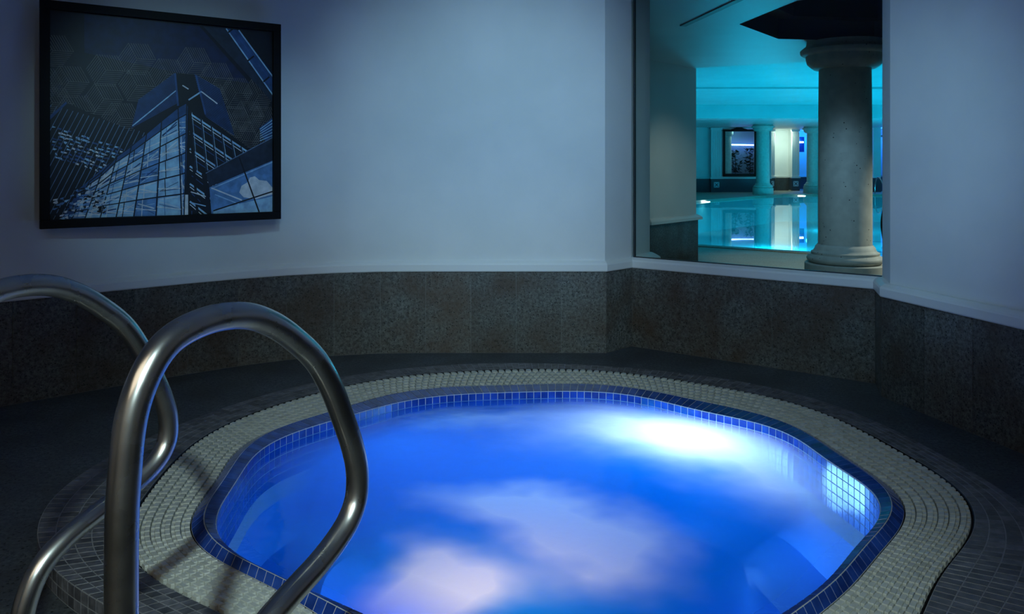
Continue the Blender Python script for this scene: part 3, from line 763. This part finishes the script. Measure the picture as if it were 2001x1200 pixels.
# ---------------------------------------------------------------- columns
def column(loc, s=1.0, h=3.1, label='', group=None):
    root = empty('stone_column', loc, label, 'column', group)
    hz = h
    r = .315*s
    mb = MB(); mb.grid(lathe([(.0,0),(.475*s,0),(.475*s,.330),(.465*s,.342),(.0,.345)], 64), closed=True); mb.build('plinth', M_column, root, auto=30)
    mb = MB(); mb.grid(lathe([(.30*s,.345),(.405*s,.345),(.440*s,.365),(.452*s,.395),(.440*s,.425),(.405*s,.440),(.395*s,.450),(.400*s,.462),(.400*s,.478),(.372*s,.490),(.355*s,.515),(.348*s,.545),(.335*s,.555),(.320*s,.575)], 64), closed=True); mb.build('base_moulding', M_column, root, auto=50)
    mb = MB(); mb.grid(lathe([(r, .56), (r*1.0, 1.2), (r*.985, hz-.8), (r*.97, hz-.33)], 64), closed=True); mb.build('shaft', M_column, root, smooth=True)
    mb = MB(); mb.grid(lathe([(r*.97,hz-.345),(r*1.16,hz-.340),(.405*s,hz-.31),(.445*s,hz-.27),(.458*s,hz-.22),(.462*s,hz-.175),(.50*s,hz-.165),(.525*s,hz-.145),(.528*s,hz-.105),(.500*s,hz-.08),(.46*s,hz-.05),(.45*s,hz)], 64), closed=True); mb.build('capital', M_column, root, auto=50)
    return root
column((4.155, 9.90, 0), label='large round cast-stone column standing just outside the window beside the pool')
column((12.53, 39.6, 0), 1.05, 3.5, 'distant turquoise-lit column on the far pool corner, left of the bright white bay', None)
column((15.95, 42.0, 0), 1.05, 3.5, 'distant column beyond the far pool edge, just right of the bright white bay', None)

# ---------------------------------------------------------------- the swimming pool
pool_poly = [(-2,19.1),(3.58,14.97),(12.9,8.0),(40,8.0),(40,39.7),(13.55,39.7),(7.83,33.3),(-2,22.1)]
pl = empty('swimming_pool', (10,20,0), 'large turquoise indoor swimming pool basin seen through the window', 'swimming pool')
mb = MB(); mb.grid([[(x,y,0) for x,y in pool_poly],[(x,y,-1.35) for x,y in pool_poly]], closed=True); mb.poly([(x,y,-1.35) for x,y in pool_poly])
o = mb.build('basin', M_pooltile, pl); o.matrix_parent_inverse = Matrix.Translation((-10,-20,0))
u_ = Vector((.80,-.60,0)); w_ = Vector((.60,.80,0)); p00 = Vector((3.58,14.97,0))
for k in range(6):    # lane lines along u
    a = p00+w_*(3.2+k*3.6)-u_*1.0; b = a+u_*26; n2 = w_*.13
    mb = MB(); mb.hexa([a-n2+Vector((0,0,-1.349)), b-n2+Vector((0,0,-1.349)), b+n2+Vector((0,0,-1.349)), a+n2+Vector((0,0,-1.349)), a-n2+Vector((0,0,-1.342)), b-n2+Vector((0,0,-1.342)), b+n2+Vector((0,0,-1.342)), a+n2+Vector((0,0,-1.342))])
    o = mb.build('lane_line', M_lane, pl); o.matrix_parent_inverse = Matrix.Translation((-10,-20,0))
mb = MB(); mb.prism([(x,y) for x,y in pool_poly], -.085, -.08); 
mb = MB(); mb.poly([(x,y,-.06) for x,y in pool_poly]); o = mb.build('pool_water', M_pool); tag(o, 'still turquoise pool water mirroring the far columns behind the window', 'water', kind='stuff')
# pale coping strip along the pool
def strip(a, b, wd, name):
    a = Vector((*a,0)); b = Vector((*b,0)); d = (b-a).normalized(); n2 = Vector((-d.y,d.x,0))
    mb = MB(); z0, z1 = -.10, .018
    mb.hexa([a-n2*.02+Vector((0,0,z0)), b-n2*.02+Vector((0,0,z0)), b+n2*wd+Vector((0,0,z0)), a+n2*wd+Vector((0,0,z0)), a-n2*.02+Vector((0,0,z1)), b-n2*.02+Vector((0,0,z1)), b+n2*wd+Vector((0,0,z1)), a+n2*wd+Vector((0,0,z1))])
    o = mb.build(name, M_pooldeck, pl, bevel=.006); o.matrix_parent_inverse = Matrix.Translation((-10,-20,0))
strip((12.9,8.0),(-2,19.1),-.30,'pool_kerb'); strip((-2,22.1),(13.55,39.7),.12,'pool_kerb'); strip((13.55,39.7),(40,39.7),.35,'pool_kerb')
M_uw = mat('underwater_lens', (.9,1,1), .2, emit=(.75,1,1), es=14.0)
M_chrome = mat('bright_metal', (.6,.62,.65), .15, metal=1.0)
def uw_light(x, y, label):
    r_ = empty('pool_light', (x, y, -.050), label, 'pool light', 'lights along the far pool edge')
    mb = MB(); mb.grid(lathe([(.0,.012),(.16,.010),(.19,.0)], 24), closed=True); mb.build('lens', M_uw, r_)
uw_light(8.15, 33.4, 'bright oval light glowing at the left pool edge near the stone pier')
uw_light(14.35, 39.3, 'bright oval light at the far pool edge under the bright white bay')

# coffer above the pool, far beam and far ceiling
mb = MB()
mb.poly([(-8,10,3.88),(45,4,3.88),(45,34,3.88),(-8,34,3.88)])
mb.box((-8,31.4,3.35),(45,32.6,3.95))
mb.poly([(-8,32.5,3.5),(45,32.5,3.5),(45,50,3.5),(-8,50,3.5)])
o = mb.build('ceiling_pool', M_ceil); o['kind'] = 'structure'
mb = MB(); mb.box((4.6,17.4,3.83),(8.6,17.6,3.885)); mb.box((-8,24,3.82),(45,24.3,3.885))
o = mb.build('trim_1', M_ceil); o['kind'] = 'structure'
# right-hand enclosing wall far outside
mb = MB(); mb.box((40.5,3,0),(40.7,50,4)); mb.box((-8,8,0),(-7.8,50,4)); mb.box((-7.9,7.9,0),(-.2,8.0,3.2)); o = mb.build('wall_pool_sides', M_paint); o['kind'] = 'structure'

# ---------------------------------------------------------------- far wall with its bays
M_blueX = mat('pale_cross_tile', (.55,.75,.85), .3)
M_wdark = mat('dark_blue_slab', (.045,.07,.10), .4)
fw_ = empty('wall_far', (0,0,0)); fw_['kind'] = 'structure'
mb = MB()
mb.box((-7,43,.765),(11.36,43.3,3.55)); mb.box((13.2,43,.765),(14.0,43.3,3.55)); mb.box((11.3,43,3.45),(13.3,43.3,3.55)); mb.box((11.3,43,.765),(13.3,43.3,.86))
mb.box((14.0,46.6,.765),(16.35,46.9,3.55)); mb.box((16.35,48.0,.765),(20.2,48.3,3.55)); mb.box((16.25,45.2,.765),(16.35,48.2,3.55)); mb.box((13.9,43.0,.765),(14.05,46.8,3.55)); mb.box((22.5,43,.765),(40,43.3,3.55)); mb.box((19.6,43,.765),(20.0,48.2,3.55)); mb.box((20.0,45.6,.0),(22.6,45.9,3.55))
mb.build('painted_wall', M_paint, fw_)
mb = MB()
mb.box((-7,42.95,0),(14.0,43.3,.72)); mb.box((14.0,46.5,0),(16.4,46.9,.72)); mb.box((16.35,47.9,0),(20.2,48.3,.72)); mb.box((16.22,45.2,0),(16.38,48.2,.72)); mb.box((22.5,42.95,0),(40,43.3,.72)); mb.box((13.95,42.95,0),(14.05,46.8,.72)); mb.box((19.55,42.95,0),(20.0,48.2,.72))
mb.build('wainscot', M_wdark, fw_)
mb = MB()
mb.box((-7,42.88,.72),(14.05,43.05,.80)); mb.box((14.0,46.42,.72),(16.3,46.6,.80)); mb.box((16.35,47.8,.72),(20.2,48.0,.80))
mb.build('wainscot_cap', M_trim, fw_)
def pilaster(x0, x1, y, label, cross=True):
    root = empty('pilaster', ((x0+x1)/2, y, 0), label, 'pilaster')
    wd = x1-x0; cx = (x0+x1)/2; h = wd/2
    mb = MB(); mb.box((-h,-.10,.80),(h,.04,3.36)); n = 5
    for k in range(n+1):
        x = -h+wd*k/n; mb.box((x-wd*.035,-.135,.86),(x+wd*.035,-.09,3.3))
    mb.build('fluted_shaft', M_trim, root)
    mb = MB(); mb.box((-h-.04,-.16,3.36),(h+.04,.04,3.48)); mb.build('capital', M_trim, root)
    mb = MB(); mb.box((-h-.06,-.20,.72),(h+.06,.04,.80)); mb.build('base_moulding', M_trim, root)
    mb = MB(); mb.box((-h-.03,-.14,0),(h+.03,.04,.72)); mb.build('pedestal', M_wdark, root)
    if cross:
        c = .15; mb = MB(); ox = 0
        for sx in (-1,1):
            mb.poly([(ox+sx*c,-.146,.40-c),(ox+sx*c,-.146,.40+c),(ox+sx*.03,-.146,.40)]); mb.poly([(ox-c,-.146,.40+sx*c),(ox+c,-.146,.40+sx*c),(ox,-.146,.40+sx*.03)])
        mb.build('cross_tile', M_blueX, root)
    return root
pilaster(10.74, 11.28, 42.83, 'wide fluted pilaster left of the black-framed mirror on the far wall')
pilaster(14.55, 14.92, 45.2, 'slim fluted pilaster at the left side of the bright white bay')
pilaster(15.90, 16.28, 45.1, 'slim fluted pilaster at the right side of the bright white bay')
mb = MB(); mb.box((15.08,45.3,0),(15.80,45.8,.72)); tag(mb.build('stone_bench', M_stone), 'dark rough stone block set low in the bright white bay', 'stone block')
# small blue-lit window
r_ = empty('blue_window', (17.45,47.99,0), 'small dark window with a blue-white tube light on the far blue wall', 'window')
mb = MB(); mb.box((-.22,-.03,2.25),(.22,.0,3.15)); mb.build('dark_pane', mat('navy_glass', (.01,.03,.15), .2), r_)
mb = MB(); mb.box((-.17,-.06,2.78),(.17,-.03,2.88)); mb.build('tube_light', mat('tube_glow', (1,1,1), .3, emit=(.35,.6,1), es=9), r_)

# black-framed opening: mirror-like display with column, plants and a neon tube
def display():
    root = empty('framed_mirror', (12.28, 42.9, 0), 'tall black-framed mirror with carved crest on the far wall, plants and blue neon in it', 'mirror')
    mb = MB(); x0, x1, z0, z1 = -.86, .92, .84, 3.38; f = .10
    mb.box((x0,-.06,z0),(x1,.04,z0+f*1.6)); mb.box((x0,-.06,z1-f),(x1,.04,z1)); mb.box((x0,-.06,z0),(x0+f,.04,z1)); mb.box((x1-f,-.06,z0),(x1,.04,z1))
    crest = [(-.45,z1-.02),(.45,z1-.02),(.40,z1+.03),(.22,z1+.07),(.14,z1+.12),(-.14,z1+.12),(-.22,z1+.07),(-.40,z1+.03)]
    n = len(crest); k = len(mb.v); mb.v += [(x,-.06,z) for x,z in crest]+[(x,.04,z) for x,z in crest]
    mb.f.append([k+i for i in range(n)]); mb.f.append([k+n+i for i in reversed(range(n))]); mb.m += [0,0]; mb.t += [1,1]
    for i in range(n): j = (i+1)%n; mb.f.append([k+i,k+n+i,k+n+j,k+j]); mb.m.append(0); mb.t.append(1)
    mb.build('black_frame', M_frame, root)
display()
mb = MB(); mb.box((11.3,45.0,0),(13.9,45.1,3.5)); mb.box((11.2,43.3,0),(11.3,45.1,3.5)); o = mb.build('wall_alcove', mat('teal_alcove_paint', (.16,.24,.26), .6)); o['kind'] = 'structure'
M_neon = mat('blue_neon', (.2,.3,1), .3, emit=(.16,.30,1.0), es=16)
mb = MB(); mb.grid(tube([(11.35,44.7,2.62),(12.6,44.7,2.60),(13.85,44.7,2.58)], .035, 10), closed=True)
tag(mb.build('neon_tube', M_neon), 'horizontal glowing blue neon tube above the plants in the black frame', 'neon tube')
r_ = empty('stone_column', (11.83, 43.75, 0), 'pale column seen inside the black frame on the far wall', 'column')
mb = MB(); mb.grid(lathe([(.27,0),(.27,3.05),(.30,3.06),(.36,3.15),(.36,3.3),(.40,3.32),(.40,3.5)], 24), closed=True); mb.build('shaft', M_column, r_, auto=40)
M_leaf = add_noise(mat('dark_leaf', (.01,.05,.03), .4), 8, (.008,.035,.025), (.02,.08,.05))
M_trunk = mat('palm_trunk', (.06,.045,.03), .8)
def plant(loc, h, seed, label):
    rnd = random.Random(seed); root = empty('potted_plant', loc, label, 'plant', 'plants inside the black frame')
    mb = MB(); mb.grid(lathe([(.12,0),(.17,.30),(.18,.32),(.15,.32)], 16), closed=True); mb.build('pot', M_frame, root)
    mb = MB(); mb.grid(tube([(0,0,.28),(.02,.01,h*.5),(0,.02,h*.8)], .02, 8), closed=True); mb.build('stem', M_trunk, root)
    mb = MB()
    for _ in range(170):
        z = rnd.uniform(.5, h); a = rnd.uniform(0,2*PI); r0 = rnd.uniform(.05,.36)*(1-.35*abs(z/h-.6)); x, y = r0*math.cos(a), r0*math.sin(a)*.6
        l = rnd.uniform(.08,.17); b = rnd.uniform(0,2*PI); t = rnd.uniform(-.6,.6); dv = Vector((math.cos(b)*math.cos(t), math.sin(b)*math.cos(t), math.sin(t))); sv = dv.cross(Vector((rnd.random(),rnd.random(),1))).normalized()
        c = Vector((x,y,z)); mb.poly([c-dv*l, c+sv*l*.3, c+dv*l, c-sv*l*.3])
    mb.build('foliage', M_leaf, root)
plant((12.44,44.2,.55), 1.75, 1, 'dark leafy plant beside the pale column inside the black frame')
plant((13.25,44.2,.55), 1.85, 2, 'dark leafy plant at the right inside the black frame, next to the turquoise column')
mb = MB(); mb.box((12.15,43.75,0),(13.85,44.85,.55)); tag(mb.build('planter_ledge', M_wdark), 'low dark ledge under the plants behind the black frame', 'ledge')

# curtains, lit blue, right of the near column
cur = empty('curtain', (20.9,44.9,0), 'blue-lit pleated curtain in the far bay right of the stone column', 'curtain')
mb = MB(); pts = []
for k in range(121):
    x = -.75+1.5*k/120; pts.append((x, .05*math.sin(k*.95)+.02*math.sin(k*.37)))
mb.grid([[(x,y,.85) for x,y in pts],[(x,y,3.05) for x,y in pts]]); mb.build('pleats', mat('pale_curtain', (.55,.65,.8), .8), cur, smooth=True)
mb = MB(); mb.box((-.8,-.12,3.05),(.8,.12,3.14)); mb.build('curtain_rail', M_chrome, cur)
mb = MB(); mb.box((20.05,44.4,0),(21.9,44.9,.80)); tag(mb.build('low_cabinet', M_wdark), 'dark low cabinet under the blue curtain in the far bay', 'cabinet')

# metal ladder rails at the far pool edge
r_ = empty('pool_ladder', (18.6,39.75,0), 'thin chrome pool ladder rails crossing at the far pool edge', 'pool ladder')
for s in (0,.5):
    p = catmull([(s,.9,0),(s,.85,.55),(s,.55,.86),(s,.2,.7),(s,-.1,.25),(s,-.15,-.5)], 6)
    mb = MB(); mb.grid(tube(p, .03, 10), closed=True); mb.build('rail', M_chrome, r_, smooth=True)
# dark curved rail just outside the window at its right edge
r_ = empty('curved_handrail', (6.13,12.9,0), 'dark curved handrail by the pool at the right edge of the window', 'handrail')
p = catmull([(.02,0,0),(-.06,0,.30),(-.10,0,.60),(-.06,0,.85),(.02,0,1.02),(.16,0,1.05),(.30,0,.9)], 8)
mb = MB(); mb.grid(tube(p, .035, 14), closed=True); mb.build('rail_tube', M_frame, r_, smooth=True)
